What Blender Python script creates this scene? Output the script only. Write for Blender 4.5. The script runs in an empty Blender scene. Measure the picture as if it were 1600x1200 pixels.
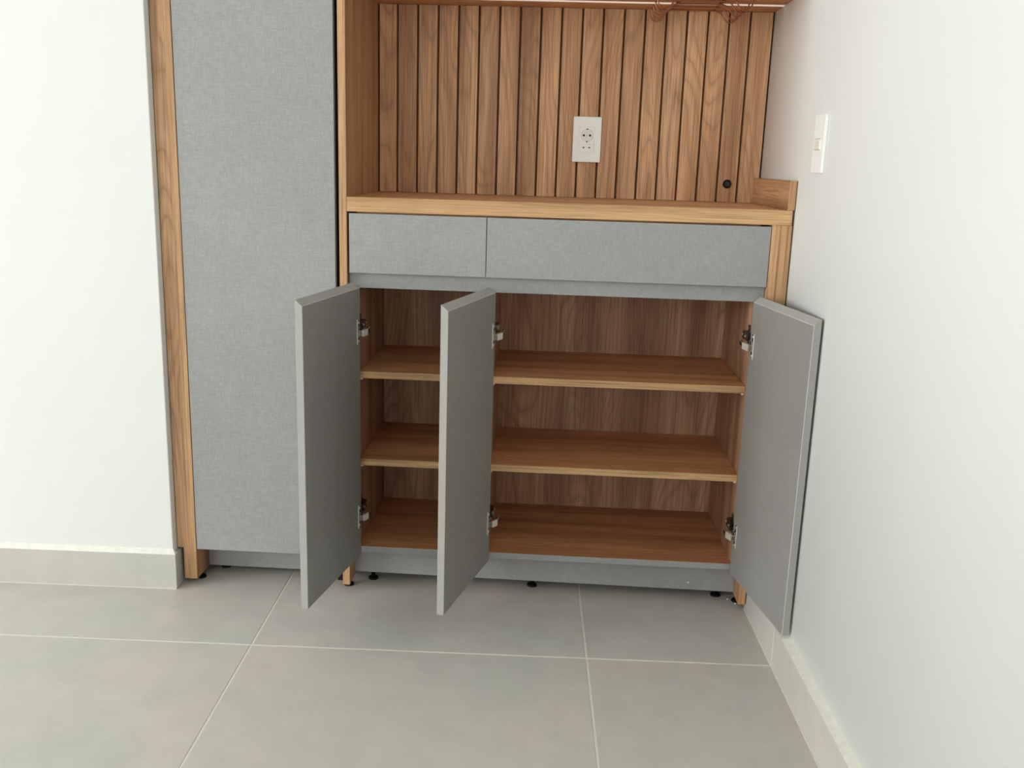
import bpy, bmesh, math, random
from mathutils import Vector, Matrix
random.seed(7)
sc = bpy.context.scene
C = sc.collection

# ------------------------------------------------------------------ camera
CAM = Vector((0.50153, -2.19849, 1.0931))
PITCH, YAW, ROLL, FPX = -0.22707, -0.0462, 0.02979, 1462.0
cp, sp, cy, sy = math.cos(PITCH), math.sin(PITCH), math.cos(YAW), math.sin(YAW)
fwd = Vector((sy*cp, cy*cp, sp)); r0 = Vector((cy, -sy, 0)); u0 = r0.cross(fwd)
c_, s_ = math.cos(ROLL), math.sin(ROLL)
rgt = c_*r0 + s_*u0; upv = -s_*r0 + c_*u0
cd = bpy.data.cameras.new('camera'); cam = bpy.data.objects.new('camera', cd); C.objects.link(cam)
cam.matrix_world = Matrix(((rgt.x, upv.x, -fwd.x, CAM.x), (rgt.y, upv.y, -fwd.y, CAM.y), (rgt.z, upv.z, -fwd.z, CAM.z), (0, 0, 0, 1)))
cd.sensor_fit = 'HORIZONTAL'; cd.sensor_width = 36; cd.lens = 36*FPX/1600
cd.shift_x = 11.34/1600; cd.shift_y = -11.54/1600; cd.clip_start = 0.02
sc.camera = cam

# ------------------------------------------------------------------ world, light, exposure
w = bpy.data.worlds.new('sky'); sc.world = w; w.use_nodes = True
bg = w.node_tree.nodes['Background']; bg.inputs[0].default_value = (0.80, 0.90, 1.0, 1); bg.inputs[1].default_value = 1.2
RM = 0.02474                       # the room is turned 1.4 degrees against the joinery
def area(name, loc, size, sy_, rot, power, col=(1, 1, 1)):
    l = bpy.data.lights.new(name, 'AREA'); l.shape = 'RECTANGLE'; l.size = size; l.size_y = sy_; l.energy = power; l.color = col
    o = bpy.data.objects.new(name, l); C.objects.link(o); o.location = loc; o.rotation_euler = rot; return o
# daylight from unseen windows, left and behind the camera, placed to suit the light
area('daylight_side_window', (-5.18, -2.7, 1.40), 1.9, 2.6, (0, math.radians(-90), 0), 215, (1.0, 0.99, 0.975))
area('daylight_rear_window', (-1.6, -5.46, 1.70), 2.2, 1.4, (math.radians(90), 0, 0), 30, (1.0, 0.99, 0.98))
sc.view_settings.view_transform = 'Standard'; sc.view_settings.look = 'None'
sc.view_settings.exposure = -0.12; sc.view_settings.gamma = 1.0; sc.view_settings.use_curve_mapping = False
sc.cycles.use_denoising = True; sc.cycles.max_bounces = 10; sc.cycles.diffuse_bounces = 6
sc.cycles.sample_clamp_indirect = 6.0

# ------------------------------------------------------------------ materials
def srgb(r, g, b):
    f = lambda c: (c/255/12.92) if c/255 <= .04045 else ((c/255+.055)/1.055)**2.4
    return (f(r), f(g), f(b), 1)
class NT:
    def __init__(s, name):
        s.m = bpy.data.materials.new(name); s.m.use_nodes = True; s.t = s.m.node_tree; s.b = s.t.nodes['Principled BSDF']
    def n(s, t, **k):
        x = s.t.nodes.new(t)
        for a, v in k.items():
            if a.startswith('i_'): x.inputs[int(a[2:]) if a[2:].isdigit() else a[2:]].default_value = v
            else: setattr(x, a, v)
        return x
    def l(s, a, ao, b, bi): s.t.links.new(a.outputs[ao], b.inputs[bi])
    def mix(s, fac, a, b, blend='MIX'):
        x = s.n('ShaderNodeMix', data_type='RGBA', blend_type=blend)
        for v, i in ((fac, 0), (a, 6), (b, 7)):
            if isinstance(v, tuple) and len(v) == 2 and not isinstance(v[0], (int, float)): s.t.links.new(v[0].outputs[v[1]], x.inputs[i])
            else: x.inputs[i].default_value = v
        return (x, 2)
    def ramp(s, src, stops):
        x = s.n('ShaderNodeValToRGB'); s.t.links.new(src[0].outputs[src[1]], x.inputs[0])
        e = x.color_ramp.elements
        e[0].position, e[0].color = stops[0]; e[1].position, e[1].color = stops[-1]
        for p, c in stops[1:-1]: q = e.new(p); q.color = c
        return (x, 0)
    def base(s, v):
        if isinstance(v[0], (int, float)): s.b.inputs['Base Color'].default_value = v
        else: s.t.links.new(v[0].outputs[v[1]], s.b.inputs['Base Color'])
    def coords(s, rnd=7.0):
        tc = s.n('ShaderNodeTexCoord'); oi = s.n('ShaderNodeObjectInfo')
        mu = s.n('ShaderNodeVectorMath', operation='SCALE'); cb = s.n('ShaderNodeCombineXYZ')
        m2 = s.n('ShaderNodeMath', operation='MULTIPLY', i_1=3.7)
        m3 = s.n('ShaderNodeMath', operation='MULTIPLY', i_1=-1.9)
        s.l(oi, 'Random', cb, 0); s.l(oi, 'Random', m2, 0); s.l(m2, 0, cb, 1); s.l(oi, 'Random', m3, 0); s.l(m3, 0, cb, 2)
        s.l(cb, 0, mu, 0); mu.inputs['Scale'].default_value = rnd
        ad = s.n('ShaderNodeVectorMath', operation='ADD'); s.l(tc, 'Object', ad, 0); s.l(mu, 0, ad, 1)
        return (ad, 0), (oi, 'Random')
    def scaled(s, src, v):
        x = s.n('ShaderNodeVectorMath', operation='MULTIPLY'); s.t.links.new(src[0].outputs[src[1]], x.inputs[0]); x.inputs[1].default_value = v; return (x, 0)
    def noise(s, src, sc_, detail=3, rough=.55, dist=0.):
        x = s.n('ShaderNodeTexNoise'); s.t.links.new(src[0].outputs[src[1]], x.inputs['Vector'])
        x.inputs['Scale'].default_value = sc_; x.inputs['Detail'].default_value = detail; x.inputs['Roughness'].default_value = rough; x.inputs['Distortion'].default_value = dist
        return (x, 0)
    def bump(s, src, strength, dist):
        x = s.n('ShaderNodeBump'); x.inputs['Strength'].default_value = strength; x.inputs['Distance'].default_value = dist
        s.t.links.new(src[0].outputs[src[1]], x.inputs['Height']); s.l(x, 0, s.b, 'Normal')

def wood(name, axis, light, mid, dark, vary=.25, flame=.5, rough=.5):
    """oak-look laminate; grain along axis 0/1/2"""
    k = NT(name); co, rnd = k.coords()
    st = [1, 1, 1]; st[axis] = .055; slow = k.scaled(co, tuple(st))
    st2 = [1, 1, 1]; st2[axis] = .012; fast = k.scaled(co, tuple(st2))
    st3 = [1, 1, 1]; st3[axis] = .16; mid_ = k.scaled(co, tuple(st3))
    fib = k.noise(fast, 420, 4, .65)
    field = k.noise(mid_, 9, 1.5, .45, .35)           # height field whose contours make cathedral grain
    mul = k.n('ShaderNodeMath', operation='MULTIPLY', i_1=19.0); k.l(field[0], 0, mul, 0)
    fr = k.n('ShaderNodeMath', operation='PINGPONG', i_1=.5); k.l(mul, 0, fr, 0)
    f2 = k.n('ShaderNodeMath', operation='MULTIPLY', i_1=2.0); k.l(fr, 0, f2, 0)
    broad = k.noise(slow, 16, 2, .5)
    c1 = k.ramp(broad, [(.30, dark), (.5, mid), (.72, light)])
    rings = k.ramp((f2, 0), [(0., (0, 0, 0, 1)), (.22, (.42, .42, .42, 1)), (.75, (.62, .62, .62, 1)), (1., (.80, .80, .80, 1))])
    fac = k.n('ShaderNodeMath', operation='MULTIPLY', i_1=flame)
    inv = k.n('ShaderNodeMath', operation='SUBTRACT', i_0=.7); k.l(rings[0], 0, inv, 1); k.l(inv, 0, fac, 0)
    c2 = k.mix((fac, 0), c1, dark)
    fb = k.ramp(fib, [(.36, (.52, .48, .44, 1)), (.5, (.96, .96, .95, 1)), (.68, (1.25, 1.25, 1.22, 1))])
    c3 = k.mix(.75, c2, fb, 'MULTIPLY')
    hv = k.n('ShaderNodeHueSaturation')
    mr = k.n('ShaderNodeMapRange', i_3=1-vary, i_4=1+vary*.6); k.l(rnd[0], 1 if False else rnd[1], mr, 0)
    k.l(mr, 0, hv, 'Value'); k.l(c3[0], 2, hv, 'Color')
    k.base((hv, 0)); k.b.inputs['Roughness'].default_value = rough
    k.b.inputs['Specular IOR Level'].default_value = .35
    k.bump(fib, .12, .0006)
    return k.m
OL, OM, OD = (.58, .34, .180, 1), (.46, .255, .130, 1), (.29, .148, .072, 1)
M = {}
M['wood_v'] = wood('oak_laminate_vertical', 2, OL, OM, OD, .10)
M['wood_h'] = wood('oak_laminate_horizontal', 0, (.78, .46, .25, 1), (.66, .37, .19, 1), (.46, .24, .12, 1), .08)
M['wood_d'] = wood('oak_laminate_depth', 1, OL, OM, OD, .08)
M['slat'] = wood('oak_laminate_slat', 2, (.80, .50, .295, 1), (.67, .395, .220, 1), (.39, .205, .105, 1), .12, .9)
M['edge_h'] = wood('oak_edge_horizontal', 0, (.69, .45, .235, 1), (.61, .38, .19, 1), (.42, .245, .115, 1), .06, .3)
M['edge_v'] = wood('oak_edge_vertical', 2, (.63, .39, .21, 1), (.55, .325, .17, 1), (.43, .245, .12, 1), .07, .25)
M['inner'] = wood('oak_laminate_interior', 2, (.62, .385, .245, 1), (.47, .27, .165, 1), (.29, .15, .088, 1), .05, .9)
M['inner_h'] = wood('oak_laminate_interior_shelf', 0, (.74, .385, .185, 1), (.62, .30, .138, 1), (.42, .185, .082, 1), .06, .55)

def linen(name, col, amp=.5):
    k = NT(name); co, rnd = k.coords(3.0)
    a = k.noise(k.scaled(co, (1, 1, .07)), 900, 2, .6)
    b = k.noise(k.scaled(co, (.07, .07, 1)), 900, 2, .6)
    big = k.noise(co, 22, 3, .6); cl = k.noise(co, 3.2, 2, .5)
    ad = k.n('ShaderNodeMath', operation='ADD'); k.l(a[0], 0, ad, 0); k.l(b[0], 0, ad, 1)
    f = k.ramp((ad, 0), [(.0, (0, 0, 0, 1)), (1., (1, 1, 1, 1))])
    h = k.n('ShaderNodeMath', operation='MULTIPLY', i_1=.5); k.l(ad, 0, h, 0)
    lo = tuple(c*(1-.42*amp) for c in col[:3])+(1,); hi = tuple(min(1, c*(1+.42*amp)) for c in col[:3])+(1,)
    c1 = k.ramp((h, 0), [(.36, lo), (.64, hi)])
    c2 = k.mix(.08, c1, k.ramp(big, [(.3, (.75, .75, .75, 1)), (.7, (1.25, 1.25, 1.25, 1))]), 'MULTIPLY')
    c3 = k.mix(.25, c2, k.ramp(cl, [(.3, (.86, .86, .86, 1)), (.7, (1.12, 1.12, 1.12, 1))]), 'MULTIPLY')
    k.base(c3); k.b.inputs['Roughness'].default_value = .55; k.b.inputs['Specular IOR Level'].default_value = .35
    k.bump((h, 0), .25, .0005)
    return k.m
M['linen'] = linen('grey_linen_laminate', (.328, .330, .329), .34)
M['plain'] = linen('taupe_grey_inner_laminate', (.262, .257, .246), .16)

def wallmat():
    k = NT('white_wall_paint'); co, _ = k.coords(0.0)
    n = k.noise(co, 3, 3, .5); f = k.noise(co, 260, 3, .6)
    k.base(k.ramp(n, [(.3, (.755, .768, .748, 1)), (.7, (.775, .787, .767, 1))]))
    k.b.inputs['Roughness'].default_value = .55; k.b.inputs['Specular IOR Level'].default_value = .3
    k.bump(f, .06, .0006); return k.m
M['wall'] = wallmat()
def tilemat(name, col):
    k = NT(name); co, rnd = k.coords(9.0)
    a = k.noise(co, 3.0, 4, .55, .6); b = k.noise(co, 13, 5, .6); c = k.noise(co, 420, 2, .6)
    warm = (col[0]*1.055, col[1]*1.0, col[2]*.98, 1); cool = (col[0]*.95, col[1]*.985, col[2]*.95, 1)
    c1 = k.ramp(a, [(.34, cool), (.66, warm)])
    c2 = k.mix(.30, c1, k.ramp(b, [(.3, (.84, .84, .84, 1)), (.7, (1.14, 1.14, 1.14, 1))]), 'MULTIPLY')
    c3 = k.mix(.10, c2, k.ramp(c, [(.3, (.7, .7, .7, 1)), (.7, (1.3, 1.3, 1.3, 1))]), 'MULTIPLY')
    k.base(c3); k.b.inputs['Roughness'].default_value = .48; k.b.inputs['Specular IOR Level'].default_value = .4
    k.bump(b, .03, .001); return k.m
M['tile'] = tilemat('grey_porcelain_tile', (.545, .530, .498))
def plain(name, col, rough=.5, metal=0., spec=.5, var=1.):
    k = NT(name); co, _ = k.coords(5.0); n = k.noise(co, 60, 2, .5)
    lo = tuple(c*(1-.06*var) for c in col)+(1,); hi = tuple(min(1., c*(1+.05*var)) for c in col)+(1,)
    k.base(k.ramp(n, [(.3, lo), (.7, hi)])); k.b.inputs['Roughness'].default_value = rough
    k.b.inputs['Metallic'].default_value = metal; k.b.inputs['Specular IOR Level'].default_value = spec; return k.m
M['grout'] = plain('pale_grout', (.74, .71, .63), .85)
M['plaster'] = plain('cream_plaster_skim', (.80, .795, .72), .7)
M['white'] = plain('white_plastic', (.93, .95, .93), .35, var=.15)
M['white2'] = plain('off_white_socket_plastic', (.84, .83, .77), .3, var=.15)
M['black'] = plain('black_plastic', (.008, .008, .009), .5, 0, .2)
M['dark'] = plain('dark_backing_board', (.22, .115, .06), .8)
M['nickel'] = plain('nickel_steel', (.86, .83, .77), .38, .75)
M['copper'] = plain('copper_wire', (.40, .17, .095), .32, 1.)
M['steel_dark'] = plain('dark_hinge_steel', (.16, .145, .125), .30, 1.)
M['band'] = linen('grey_edge_band', (.37, .368, .350), .06)
M['seam'] = plain('edge_seam_highlight', (.50, .485, .44), .5)  # seam colour lightened to paint the highlight along the door edge
M['alu'] = plain('frosted_light_strip', (.85, .80, .76), .5)
M['alu'].node_tree.nodes['Principled BSDF'].inputs['Emission Color'].default_value = (1, .86, .78, 1)
M['alu'].node_tree.nodes['Principled BSDF'].inputs['Emission Strength'].default_value = .42
M['screw'] = plain('white_screw_cap', (.85, .85, .82), .5)

# ------------------------------------------------------------------ helpers
def link(name, me, parent=None, loc=(0, 0, 0), rot=(0, 0, 0), kind=None, label=None, cat=None, group=None):
    o = bpy.data.objects.new(name, me); C.objects.link(o)
    if parent: o.parent = parent
    o.location = loc; o.rotation_euler = rot
    for k, v in (('kind', kind), ('label', label), ('category', cat), ('group', group)):
        if v: o[k] = v
    return o
def meshify(name, bm, mats):
    bmesh.ops.recalc_face_normals(bm, faces=bm.faces)
    me = bpy.data.meshes.new(name); bm.to_mesh(me); bm.free()
    for m in (mats if isinstance(mats, (list, tuple)) else [mats]): me.materials.append(m)
    return me
def hexa(bm, pts, mi=0):
    """8 corners: bottom 4 (ccw) then top 4"""
    v = [bm.verts.new(p) for p in pts]
    fs = [(0, 3, 2, 1), (4, 5, 6, 7), (0, 1, 5, 4), (1, 2, 6, 5), (2, 3, 7, 6), (3, 0, 4, 7)]
    out = [bm.faces.new([v[i] for i in f]) for f in fs]
    for f in out: f.material_index = mi
    return out
def boxpts(x0, x1, y0, y1, z0, z1):
    return [(x0, y0, z0), (x1, y0, z0), (x1, y1, z0), (x0, y1, z0), (x0, y0, z1), (x1, y0, z1), (x1, y1, z1), (x0, y1, z1)]
def bevel(bm, w, seg=1):
    bmesh.ops.bevel(bm, geom=list(bm.edges), offset=w, segments=seg, affect='EDGES', profile=.5, clamp_overlap=True)
def box(name, x0, x1, y0, y1, z0, z1, mat, parent=None, bev=.0006, front=None, **kw):
    """axis-aligned board; origin at its centre; front = material of the -y face (edge banding)"""
    c = Vector(((x0+x1)/2, (y0+y1)/2, (z0+z1)/2)); bm = bmesh.new()
    hexa(bm, [Vector(p)-c for p in boxpts(x0, x1, y0, y1, z0, z1)])
    if front: 
        for f in bm.faces:
            if f.calc_center_median().y < -(y1-y0)/2+1e-6: f.material_index = 1
    if bev: bevel(bm, bev)
    base = parent.location if parent else Vector((0, 0, 0))
    if parent and parent.parent: base = base + parent.parent.location
    return link(name, meshify(name, bm, [mat, front] if front else [mat]), parent, c-base, **kw)
def rbox(name, x0, x1, y0, y1, z0, z1, mat, bev=.0, parent=None, **kw):
    """board in the room's own (turned) frame"""
    c = Vector(((x0+x1)/2, (y0+y1)/2, (z0+z1)/2)); bm = bmesh.new()
    hexa(bm, [Vector(p)-c for p in boxpts(x0, x1, y0, y1, z0, z1)])
    if bev: bevel(bm, bev)
    if parent: return link(name, meshify(name, bm, mat), parent, c, **kw)
    return link(name, meshify(name, bm, mat), None, Matrix.Rotation(RM, 3, 'Z') @ c, (0, 0, RM), **kw)
def rroot(name, **kw): return link(name, None, None, (0, 0, 0), (0, 0, RM), **kw)
def thing(name, loc, label, cat, group=None, rot=(0, 0, 0)):
    return link(name, None, None, Vector(loc), rot, label=label, cat=cat, group=group)
def cyl(bm, p0, p1, r0, r1=None, seg=20, mi=0):
    p0, p1 = Vector(p0), Vector(p1); d = p1-p0; r1 = r0 if r1 is None else r1
    q = d.to_track_quat('Z', 'Y').to_matrix().to_4x4(); q.translation = (p0+p1)/2
    res = bmesh.ops.create_cone(bm, cap_ends=True, segments=seg, radius1=r0, radius2=r1, depth=d.length, matrix=q)
    for v in res['verts']:
        for f in v.link_faces: f.material_index = mi; f.smooth = len(f.verts) == 4
def smooth_curve(pts, n=6):
    out = []
    P = [Vector(p) for p in pts]; P = [2*P[0]-P[1]]+P+[2*P[-1]-P[-2]]
    for i in range(1, len(P)-2):
        a, b, c, d = P[i-1:i+3]
        for k in range(n):
            t = k/n; out.append(.5*((2*b)+(c-a)*t+(2*a-5*b+4*c-d)*t*t+(3*b-a-3*c+d)*t**3))
    out.append(P[-2]); return out
def tube(bm, pts, r, seg=8, mi=0):
    P = [Vector(p) for p in pts]; rings = []; prev = None
    for i, p in enumerate(P):
        t = (P[min(i+1, len(P)-1)]-P[max(i-1, 0)]).normalized()
        if prev is None:
            a = t.orthogonal().normalized()
        else:
            a = (prev - t*prev.dot(t)).normalized()
        prev = a; b = t.cross(a)
        rings.append([bm.verts.new(p+r*(math.cos(2*math.pi*k/seg)*a+math.sin(2*math.pi*k/seg)*b)) for k in range(seg)])
    for A, B in zip(rings, rings[1:]):
        for k in range(seg):
            f = bm.faces.new((A[k], A[(k+1) % seg], B[(k+1) % seg], B[k])); f.smooth = True; f.material_index = mi
    bm.faces.new(rings[0][::-1]); bm.faces.new(rings[-1])

# ------------------------------------------------------------------ room shell (room frame, turned by RM)
XL, YR, ZC = -5.2, -5.5, 2.6
fl = rroot('floor', kind='structure')
TX0, TY0, TP = -.15445, -.28421, .76360
bm = bmesh.new(); hexa(bm, boxpts(XL-.15, 1.2, YR-.15, .5, -.05, -.0012))
link('grout_bed', meshify('grout_bed', bm, M['grout']), fl)
bm = bmesh.new(); hexa(bm, boxpts(-TP/2+.0021, TP/2-.0021, -TP/2+.0021, TP/2-.0021, -.010, 0)); bevel(bm, .0009)
tile_me = meshify('tile', bm, M['tile'])
rt = random.Random(3)
for i in range(-7, 2):
    for j in range(-8, 1):
        o = link('tile', tile_me, fl, (TX0+TP*(i+.5), TY0+TP*(j+.5), rt.uniform(-.0006, .0)))
        o.rotation_euler = (rt.uniform(-.0005, .0005), 0, 0)
# left wall: thick pier whose end stops beside the joinery
LX, LY = -.4305, -.013
bm = bmesh.new(); hexa(bm, boxpts(XL, LX, LY, .50, 0, ZC)); bevel(bm, .002, 2)
link('wall_left', meshify('wall_left', bm, M['wall']), None, (0, 0, 0), (0, 0, RM), kind='structure')
rbox('wall_back', LX-.2, 1.3, .47, .60, 0, ZC, M['wall'], kind='structure')
# right wall: slightly bowed along its length, square to the joinery near the cabinet
WR = [(.47, 1.0525), (.0, 1.0530), (-.15, 1.0535), (-.30, 1.0543), (-.40, 1.0560), (-.55, 1.0592), (-.80, 1.0655), (-5.55, 1.183)]
bm = bmesh.new()
col_ = [[bm.verts.new(p) for p in ((x, y, 0), (x, y, ZC), (1.30, y, ZC), (1.30, y, 0))] for y, x in WR]
for A, B in zip(col_, col_[1:]):
    for k in range(4):
        f = bm.faces.new((A[k], A[(k+1) % 4], B[(k+1) % 4], B[k])); f.smooth = k == 0
bm.faces.new(col_[0]); bm.faces.new(col_[-1][::-1])
link('wall_right', meshify('wall_right', bm, M['wall']), None, kind='structure')
rbox('ceiling', XL-.15, 1.3, YR-.15, .6, ZC, ZC+.1, M['wall'], kind='structure')
def wall_with_hole(name, axis, pos, thick, a0, a1, h0, h1, lo, hi):
    bm = bmesh.new()
    for (p, q, z0, z1) in ((lo, a0, 0, ZC), (a1, hi, 0, ZC), (a0, a1, 0, h0), (a0, a1, h1, ZC)):
        if q-p < 1e-4 or z1-z0 < 1e-4: continue
        if axis == 'x': hexa(bm, boxpts(pos-thick, pos, p, q, z0, z1))
        else: hexa(bm, boxpts(p, q, pos-thick, pos, z0, z1))
    link(name, meshify(name, bm, M['wall']), None, (0, 0, 0), (0, 0, RM), kind='structure')
wall_with_hole('wall_window', 'x', XL, .15, -4.1, -1.3, .40, 2.40, YR, .5)
wall_with_hole('wall_rear', 'y', YR, .15, -2.75, -.45, .95, 2.4, XL, 1.2)
def frame(name, axis, pos, a0, a1, h0, h1):
    bm = bmesh.new(); t = .05; am = (a0+a1)/2
    for (p, q, z0, z1) in ((a0, a0+t, h0, h1), (a1-t, a1, h0, h1), (am-t/2, am+t/2, h0, h1), (a0, a1, h0, h0+t), (a0, a1, h1-t, h1)):
        if axis == 'x': hexa(bm, boxpts(pos-.10, pos-.05, p, q, z0, z1))
        else: hexa(bm, boxpts(p, q, pos-.10, pos-.05, z0, z1))
    link(name, meshify(name, bm, M['white']), None, (0, 0, 0), (0, 0, RM), kind='structure')
frame('window_1', 'x', XL, -4.1, -1.3, .40, 2.40); frame('window_2', 'y', YR, -2.75, -.45, .95, 2.4)
# skirting tiles with plaster skim on top
bl = rroot('baseboard_left', kind='structure')
SY, SX, SH = -.0229, -.42195, .0940
for a, b in ((XL, -3.9731), (-3.9705, -3.2095), (-3.2069, -2.4459), (-2.4433, -1.6823), (-1.6797, -.9190), (-.9166, SX)):
    rbox('tile', a, b, SY, LY, .0012, SH, M['tile'], .0008, parent=bl)
rbox('tile', LX+.0002, SX, LY+.0006, .030, .0012, SH, M['tile'], .0008, parent=bl)
bm = bmesh.new()
hexa(bm, [(XL, SY+.001, SH), (LX+.008, SY+.001, SH), (LX+.008, LY+.004, SH), (XL, LY+.004, SH), (XL, LY-.001, SH+.012), (LX, LY-.001, SH+.012), (LX, LY+.004, SH+.012), (XL, LY+.004, SH+.012)])
link('plaster_skim', meshify('plaster_skim', bm, M['plaster']), bl)
bm = bmesh.new(); hexa(bm, boxpts(XL, SX-.001, SY-.0012, SY+.002, 0, .0018))
link('grout_line', meshify('grout_line', bm, M['grout']), bl)
br = rroot('baseboard_right', kind='structure')
RX, RH = 1.0248, .0957
for a, b in ((-.2827, -.006), (-1.0470, -.2858), (-1.8106, -1.0488), (-2.5742, -1.8124), (-3.3378, -2.5760), (-4.1014, -3.3396), (YR, -4.1030)):
    rbox('tile', RX, 1.0420, a, b, .0012, RH, M['tile'], .0008, parent=br)
rbox('grout_joint', RX+.0001, 1.0415, -.2857, -.2828, .001, RH-.001, M['grout'], parent=br)
bm = bmesh.new(); prev = None
Rinv = Matrix.Rotation(-RM, 3, 'Z')
for y, x in [(-.004, 1.0530)]+WR[2:]:
    wv = Rinv @ Vector((x+.001, y, 0)); sec = [bm.verts.new(p) for p in ((RX+.0008, wv.y, RH), (wv.x, wv.y, RH+.0045), (wv.x+.004, wv.y, RH-.004), (RX+.0008, wv.y, RH-.004))]
    if prev:
        for k in range(4): bm.faces.new((prev[k], prev[(k+1) % 4], sec[(k+1) % 4], sec[k]))
    else: bm.faces.new(sec)
    prev = sec
bm.faces.new(prev[::-1])
link('plaster_skim', meshify('plaster_skim', bm, M['plaster']), br)
bm = bmesh.new(); hexa(bm, boxpts(RX-.0012, RX+.002, YR, -.006, 0, .0018))
link('grout_line', meshify('grout_line', bm, M['grout']), br)

# ------------------------------------------------------------------ base cabinet
ZPB, T1 = .020, .0179
base = thing('base_cabinet', (.52, .2, 0), 'oak and grey linen base cabinet with three open doors and two drawers', 'cabinet')
def foot(parent, x, y, top, mat='black', **kw):
    bm = bmesh.new()
    cyl(bm, (0, 0, .0003), (0, 0, .005), .0135, .0120, 20); cyl(bm, (0, 0, .005), (0, 0, top+.004), .0055, None, 12)
    return link('foot', meshify('foot', bm, M[mat]), parent, Vector((x, y, 0))-parent.location, **kw)
YB = .3724
box('side_panel', 0, T1, 0, .43, ZPB, 2.35, M['wood_v'], base, front=M['edge_v'])
box('side_panel', 1.0044, 1.0226, 0, .43, ZPB, .9660, M['wood_v'], base, front=M['edge_v'])
box('filler_strip', 1.0228, 1.0497, .0015, .018, .104, .9658, M['edge_v'], base)
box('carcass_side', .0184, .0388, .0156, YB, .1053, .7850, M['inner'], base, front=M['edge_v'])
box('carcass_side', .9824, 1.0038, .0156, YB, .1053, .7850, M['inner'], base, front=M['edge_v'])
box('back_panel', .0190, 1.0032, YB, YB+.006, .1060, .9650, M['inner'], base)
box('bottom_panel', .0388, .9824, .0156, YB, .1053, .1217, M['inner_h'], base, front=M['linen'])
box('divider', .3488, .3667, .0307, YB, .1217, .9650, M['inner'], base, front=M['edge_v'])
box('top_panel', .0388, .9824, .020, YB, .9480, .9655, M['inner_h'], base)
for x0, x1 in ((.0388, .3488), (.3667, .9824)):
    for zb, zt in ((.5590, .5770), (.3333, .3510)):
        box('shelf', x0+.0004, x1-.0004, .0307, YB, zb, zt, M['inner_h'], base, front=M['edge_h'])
box('finger_rail', .0190, 1.0036, .0190, .0350, .7851, .8700, M['linen'], base, bev=.0004)
# toe kick, hung a few millimetres out of level
bm = bmesh.new()
c = Vector((.511, .068, .07))
hexa(bm, [Vector(p)-c for p in ((.0183, .060, .0305), (1.0040, .060, .0245), (1.0040, .076, .0245), (.0183, .076, .0305), (.0183, .060, .1050), (1.0040, .060, .1050), (1.0040, .076, .1050), (.0183, .076, .1050))]); bevel(bm, .0005)
link('toe_kick', meshify('toe_kick', bm, M['linen']), base, c-base.location)
bm = bmesh.new(); cyl(bm, (0, 0, 0), (0, -.0012, 0), .0022, None, 12)
link('screw_cap', meshify('screw_cap', bm, M['screw']), base, Vector((.8868, .060, .0457))-base.location)
for x, y in ((.0055, .045), (.0620, .088), (.4837, .0925), (.9640, .088), (1.0135, .30), (.0090, .38), (.5, .33), (.96, .33)):
    foot(base, x, y, ZPB if x < .018 or x > 1.0044 else .105)
foot(base, 1.0135, .060, ZPB)
def drawer(x0, x1):
    z0, z1, t = .8224, .9621, .0180
    c = Vector(((x0+x1)/2, t/2, (z0+z1)/2)); bm = bmesh.new()
    p = boxpts(x0, x1, 0, t, z0, z1); p[2] = (x1, t, z0+.010); p[3] = (x0, t, z0+.010)   # bevelled finger edge below
    hexa(bm, [Vector(q)-c for q in p]); bevel(bm, .0006)
    d = link('drawer', meshify('drawer', bm, M['linen']), base, c-base.location)
    box('drawer_box', x0+.030, x1-.030, t+.0003, .33, z0+.022, z1-.020, M['inner_h'], d)
drawer(.0233, .3469); drawer(.3486, 1.0028)
# doors
TD, ZI, BV, ZB0 = .0165, .7876, .0127, .1055
def hinge_mesh(sg, off):
    """on the door's inner face; sg*x along the door away from the hinge edge, +y off the face"""
    bm = bmesh.new()
    def b(x0, x1, y0, y1, z0, z1, mi): hexa(bm, boxpts(min(sg*x0, sg*x1), max(sg*x0, sg*x1), y0, y1, z0, z1), mi)
    b(.0085+off, .0200+off, .0, .0014, -.028, .028, 1)       # cup flange
    b(.0200+off, .0222+off, .0, .0030, -.0305, .0305, 0)     # its raised bright rim
    for z in (-.0225, .0225): cyl(bm, (sg*(.0150+off), .0012, z), (sg*(.0150+off), .0034, z), .0032, None, 10, 0)
    b(.0100+off, .0195+off, .001, .0060, -.0120, .0120, 1)   # cup mouth
    a = [(sg*(.0185+off), .0035, -.003, 1), (sg*(.0150+off), .0110, -.003, 0), (sg*(.0010+off*.5), .0185, -.001, 1), (-sg*.0085, .0200, .006, 1)]
    for p_, q_ in zip(a, a[1:]):                              # crank arm: bright knuckle between two dark links
        p, q = Vector(p_[:3]), Vector(q_[:3]); d = q-p; n = Vector((-d.y, d.x, 0)).normalized()*(.0030 if p_[3] == 0 else .0020); h = Vector((0, 0, .0080 if p_[3] == 0 else .0060))
        hexa(bm, [p-n-h, q-n-h, q+n-h, p+n-h, p-n+h, q-n+h, q+n+h, p+n+h], p_[3])
    bevel(bm, .0004)
    return meshify('hinge', bm, [M['nickel'], M['steel_dark']])
HM = {1: hinge_mesh(1, 0), -1: hinge_mesh(-1, .0055)}
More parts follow.
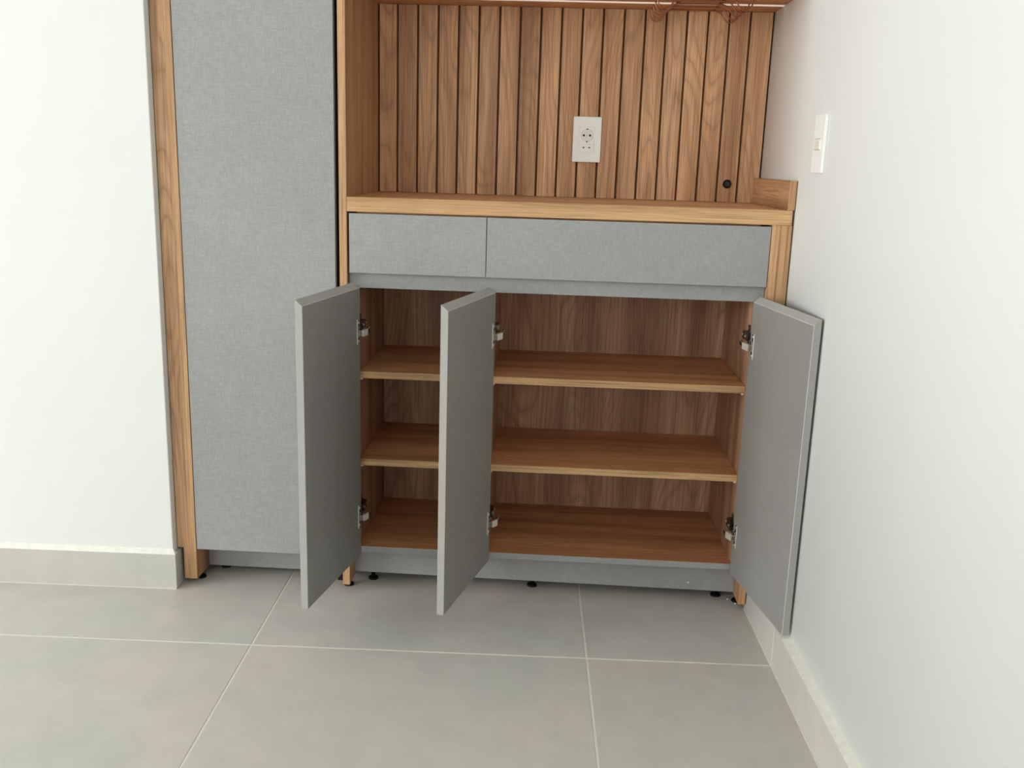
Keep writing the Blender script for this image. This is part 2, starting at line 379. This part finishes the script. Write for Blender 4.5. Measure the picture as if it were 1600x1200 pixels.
def door(hx, hy, o, w, sg, hz, label):
    # local frame: hinge corner of the inner face at the origin, sg*x along the door, -y towards the outer face
    bm = bmesh.new(); X = sg*w
    p = [(0, -TD, ZB0), (X, -TD, ZB0), (X, 0, ZB0), (0, 0, ZB0), (0, -TD, ZI+BV), (X, -TD, ZI+BV), (X, 0, ZI), (0, 0, ZI)]
    fs = hexa(bm, p)
    for f in bm.faces:
        c = f.calc_center_median()
        f.material_index = 0 if abs(c.y+TD) < 1e-6 else 2
        if abs(c.y) < 1e-6: f.material_index = 1
    old = [tuple(v.co) for v in bm.verts]
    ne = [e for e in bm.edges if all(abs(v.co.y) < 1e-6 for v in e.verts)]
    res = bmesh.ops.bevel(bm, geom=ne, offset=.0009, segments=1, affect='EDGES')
    for f in res['faces']: f.material_index = 3               # edge-band seam, its edge highlight put into the pale colour
    ne = [e for e in bm.edges if all(abs(v.co.y+TD) < 1e-6 for v in e.verts)]
    bmesh.ops.bevel(bm, geom=ne, offset=.0006, segments=1, affect='EDGES')
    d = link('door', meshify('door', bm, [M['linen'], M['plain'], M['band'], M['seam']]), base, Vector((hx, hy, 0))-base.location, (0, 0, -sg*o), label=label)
    for z in hz:
        link('hinge', HM[sg], d, (0, 0.0002, z))
door(.0480, .0011, 1.7539, .3139, 1, (.6830, .2140), 'grey linen door, leftmost of the three')
door(.3730, .0003, 1.8261, .3139, 1, (.6870, .2130), 'grey linen door in the middle')
door(.9762, -.0022, 1.7506, .3173, -1, (.6860, .2110), 'grey linen door beside the right wall')
def mount_plate(x, z, sg):
    """cross-shaped hinge plate with the arm's box on the carcass side; sg = direction into the compartment"""
    bm = bmesh.new()
    def b(x0, x1, y0, y1, z0, z1): hexa(bm, boxpts(min(sg*x0, sg*x1), max(sg*x0, sg*x1), y0, y1, z0, z1))
    b(0, .002, .012, .030, -.024, .024)       # wings of the plate
    b(0, .009, -.004, .040, -.0082, .0082)    # channel
    b(.009, .0135, -.008, .034, -.0092, .0092)   # arm cover
    for yy in (.004, .034): cyl(bm, (sg*.012, yy, 0), (sg*.0145, yy, 0), .0036, None, 12, 1)
    for zz in (-.018, .018): cyl(bm, (sg*.002, .021, zz), (sg*.0035, .021, zz), .0038, None, 12)
    bevel(bm, .0004)
    link('hinge_plate', meshify('hinge_plate', bm, [M['steel_dark'], M['nickel']]), base, Vector((x, .019, z))-base.location)
for z in (.6950, .2260):
    mount_plate(.0390, z, 1)
for z in (.6990, .2250): mount_plate(.3669, z, 1)
for z in (.7020, .2210): mount_plate(.9822, z, -1)
for x, z, s in ((.9822, .5560, -1), (.9822, .3300, -1), (.0390, .5560, 1), (.0390, .3300, 1), (.3669, .5560, 1), (.3669, .3300, 1)):
    bm = bmesh.new(); cyl(bm, (0, 0, 0), (s*.007, 0, 0), .0026, None, 10)
    link('shelf_pin', meshify('shelf_pin', bm, M['white']), base, Vector((x, .040, z))-base.location)

# ------------------------------------------------------------------ worktop
wt = thing('worktop', (.53, .21, .9662), 'thick oak worktop laid across the base cabinet, below the slatted panel', 'worktop')
box('board', .0182, 1.0462, 0, .4300, .9662, 1.0, M['wood_h'], wt, .0008, front=M['edge_h'])
box('end_cap', 1.0464, 1.0476, .0004, .4300, .9662, .9996, M['slat'], wt, .0003)
box('upstand', 1.0345, 1.0510, 0, .4004, 1.0002, 1.0665, M['wood_d'], wt, .0006, front=M['edge_v'])

# ------------------------------------------------------------------ slatted back panel
ND, NZ = .4006, 1.4860
sp_ = thing('slatted_panel', (.53, ND+.01, 1.0004), 'oak slatted back panel above the worktop with dark grooves', 'wall panel')
box('backing_board', .0185, 1.0515, ND+.0125, ND+.0280, 1.0004, NZ-.0004, M['dark'], sp_, 0)
P0, PP, G = .07058, .05421, .0028
edges = [.0225]+[P0+i*PP for i in range(18)]+[1.0490]
for i in range(19):
    a = edges[i]+(G if i else 0); b = edges[i+1]-(G if i < 18 else 0)
    box('slat', a, b, ND, ND+.0124, 1.0004, NZ-.0006, M['slat'], sp_, .0007)

# ------------------------------------------------------------------ upper shelf with light strip
us = thing('upper_shelf', (.53, .21, NZ), 'oak shelf board over the niche with a pale light strip let in underneath', 'shelf')
bm = bmesh.new(); c = Vector((.53, .21, NZ+.018))
hexa(bm, [Vector(p)-c for p in ((.0182, .02, NZ), (1.0640, .02, NZ), (1.0560, .43, NZ), (.0182, .43, NZ), (.0182, .02, NZ+.036), (1.0640, .02, NZ+.036), (1.0560, .43, NZ+.036), (.0182, .43, NZ+.036))]); bevel(bm, .0006)
link('board', meshify('board', bm, M['inner_h']), us, c-us.location)
box('light_strip', .0300, 1.0510, .2900, .3045, NZ-.0016, NZ+.0004, M['alu'], us, .0003)

# ------------------------------------------------------------------ tall cabinet
tc = thing('tall_cabinet', (-.2, .2, 0), 'tall wardrobe with closed grey linen door beside the left wall', 'cabinet')
box('side_panel', -.3976, -.3797, 0, .42, .0150, 2.35, M['wood_v'], tc, front=M['edge_v'])
bm = bmesh.new(); c = Vector((-.414, .01, 1.2))
for a in (boxpts(-.4285, -.3979, .0012, .018, .1005, 2.35), boxpts(-.4135, -.3979, .0012, .018, .0150, .1005)):
    hexa(bm, [Vector(p)-c for p in a])
link('filler_strip', meshify('filler_strip', bm, M['slat']), tc, c-tc.location)
box('door', -.3776, -.0098, -.0008, .0180, .0982, 2.33, M['linen'], tc)
box('carcass_side', -.3795, -.3610, .0230, .42, .1020, 2.33, M['inner'], tc)
box('carcass_side', -.0190, -.0008, .0230, .42, .0200, 2.33, M['black'], tc)
box('bottom_panel', -.3610, -.0190, .0230, .42, .1020, .1190, M['inner_h'], tc)
box('toe_kick', -.3794, -.0192, .0850, .1010, .0160, .1018, M['linen'], tc, .0004)
for x, y, t in ((-.3870, .045, .015), (-.3450, .116, .10), (-.05, .116, .10), (-.385, .36, .015), (-.2, .36, .10)): foot(tc, x, y, t)

# ------------------------------------------------------------------ power outlet on the slats
po = thing('power_outlet', (.58285, ND-.0002, 1.15356), 'white wall plate with a round socket and a flat socket on the slats', 'outlet')
bm = bmesh.new(); hexa(bm, boxpts(-.0375, .0375, -.0085, 0, -.059, .059)); bevel(bm, .0014, 2)
link('plate', meshify('plate', bm, M['white']), po)
bm = bmesh.new()
for a in (boxpts(-.0212, .0203, -.0089, -.004, -.0325, .0328),): hexa(bm, a)
bevel(bm, .0002); link('seam', meshify('seam', bm, M['white2']), po)
bm = bmesh.new(); hexa(bm, boxpts(-.0204, .0195, -.0094, -.004, -.0112, .0320)); bevel(bm, .0004)
so = link('socket', meshify('socket', bm, M['white']), po)
bm = bmesh.new(); hexa(bm, boxpts(-.0204, .0195, -.0094, -.004, -.0317, -.0122)); bevel(bm, .0004)
s2 = link('socket', meshify('socket', bm, M['white']), po)
bm = bmesh.new(); cyl(bm, (0, -.0094, .0108), (0, -.0102, .0108), .0168, .0160, 36); link('socket_rim', meshify('socket_rim', bm, M['white2']), so)
def holes(parent, y, circ, polys):
    bm = bmesh.new()
    for x, z, r in circ: cyl(bm, (x, y+.001, z), (x, y-.0002, z), r, None, 12)
    for pl in polys:
        n = len(pl); A = [bm.verts.new((x, y-.0002, z)) for x, z in pl]; B = [bm.verts.new((x, y+.001, z)) for x, z in pl]
        bm.faces.new(A); bm.faces.new(B[::-1])
        for k in range(n): bm.faces.new((A[k], B[k], B[(k+1) % n], A[(k+1) % n]))
    link('pin_holes', meshify('pin_holes', bm, M['black']), parent)
holes(so, -.0102, ((-.0001, .0268, .0018), (-.0001, -.0056, .0017), (-.0001, .0106, .0010)),
      ([(-.0122, .0108), (-.0100, .0082), (-.0062, .0082), (-.0062, .0134), (-.0100, .0134)], [(.0112, .0108), (.0090, .0082), (.0052, .0082), (.0052, .0134), (.0090, .0134)]))
holes(s2, -.0094, (), ([(-.0118, -.0208), (-.0062, -.0183), (-.0062, -.0233)], [(.0110, -.0208), (.0054, -.0183), (.0054, -.0233)]))

# ------------------------------------------------------------------ cable grommet
cg = thing('cable_grommet', (.9646, ND-.0002, 1.0483), 'round black cable grommet in the slats near the upstand', 'grommet')
bm = bmesh.new()
n = 32; prof = [(.0112, 0), (.0118, -.0012), (.0112, -.0020), (.0085, -.0020), (.0082, -.0008)]
rings = [[bm.verts.new((r*math.cos(2*math.pi*k/n), y, r*math.sin(2*math.pi*k/n))) for k in range(n)] for r, y in prof]
for A, B in zip(rings, rings[1:]):
    for k in range(n): bm.faces.new((A[k], A[(k+1) % n], B[(k+1) % n], B[k])).smooth = True
bm.faces.new(rings[-1]); bm.faces.new(rings[0])
link('ring', meshify('ring', bm, M['black']), cg)
bm = bmesh.new(); cyl(bm, (0, -.0012, 0), (0, -.0018, 0), .0060, None, 24); link('cap', meshify('cap', bm, plain('blue_black_plastic', (.008, .014, .022), .3)), cg)

# ------------------------------------------------------------------ wall switch plate on the right wall
loc = Vector((1.0537, -.1540, 1.1450))
sw = thing('wall_switch', loc, 'tall white switch plate on the right wall above the upstand', 'switch', rot=(0, 0, 0.004))
bm = bmesh.new(); hexa(bm, boxpts(-.0070, -.0004, -.0395, .0365, -.0590, .0590)); bevel(bm, .0012, 2); link('plate', meshify('plate', bm, M['white']), sw)
bm = bmesh.new()
hexa(bm, boxpts(-.0092, -.0050, -.0185, .0205, -.0110, .0100)); bevel(bm, .0004); q = link('module', meshify('module', bm, M['white2']), sw)
bm = bmesh.new()
for a, b, z in ((-.0185, .0205, .0107), (-.0180, .0200, -.0117)): hexa(bm, boxpts(-.0084, -.0070, a, b, z-.0006, z+.0006))
for yy in (-.006, .004):
    for zz in (-.003, .003): hexa(bm, boxpts(-.0094, -.0080, yy-.002, yy+.002, zz-.0006, zz+.0006))
link('seam', meshify('seam', bm, plain('grey_seam', (.45, .44, .41), .6)), sw)

# ------------------------------------------------------------------ copper hook rack under the upper shelf
hr = thing('hook_rack', (.8405, .28, NZ), 'copper wire hook rack hanging under the upper shelf near the right wall', 'rack')
ox = -.8405
prof = [(.7285, 1.4780), (.7300, 1.4680), (.7360, 1.4585), (.7460, 1.4545), (.7560, 1.4580), (.7630, 1.4660), (.7700, 1.4760), (.7820, 1.4815), (.8000, 1.4825)]
half = [(x, z) for x, z in prof]; full = half+[(1.6810-x, z) for x, z in half[::-1]]
pts = smooth_curve([(x+ox, 0, z-NZ) for x, z in full], 5)
bm = bmesh.new(); tube(bm, pts, .0018, 8)
for e in (pts[0], pts[-1]): bmesh.ops.create_icosphere(bm, subdivisions=1, radius=.0019, matrix=Matrix.Translation(e))
hook_me = meshify('hook', bm, M['copper'])
for yy in (.1790, .2300, .2790, .3300, .3800): link('hook', hook_me, hr, (0, yy-.28, 0))
for xx in (.7880, .8930):
    bm = bmesh.new(); tube(bm, [(xx+ox, .160-.28, -.0020), (xx+ox, .392-.28, -.0020)], .0018, 8)
    link('side_rod', meshify('side_rod', bm, M['copper']), hr)
for xx in (.7880, .8930):
    bm = bmesh.new(); hexa(bm, boxpts(xx+ox-.005, xx+ox+.005, .2730-.28, .2850-.28, -.0042, 0)); bevel(bm, .0008)
    link('clip', meshify('clip', bm, M['copper']), hr)

# ------------------------------------------------------------------ plaster crumbs left on the floor
def crumb(x, y, s, seed, label):
    r = random.Random(seed); bm = bmesh.new(); bmesh.ops.create_icosphere(bm, subdivisions=1, radius=s)
    for v in bm.verts: v.co *= r.uniform(.7, 1.2); v.co.z = v.co.z*.6+s*.6
    link('plaster_crumb', meshify('plaster_crumb', bm, M['screw']), None, (x, y, 0.0), label=label, cat='crumb', group='plaster crumbs on the floor')
crumb(.9914, .0660, .0030, 1, 'white plaster crumb on the floor under the toe kick, beside the right foot')
crumb(1.0075, .0400, .0040, 4, 'larger white plaster crumb against the foot of the right side panel')
crumb(.0700, .0380, .0014, 2, 'tiny pale plaster crumb on the floor right of the left cabinet foot')
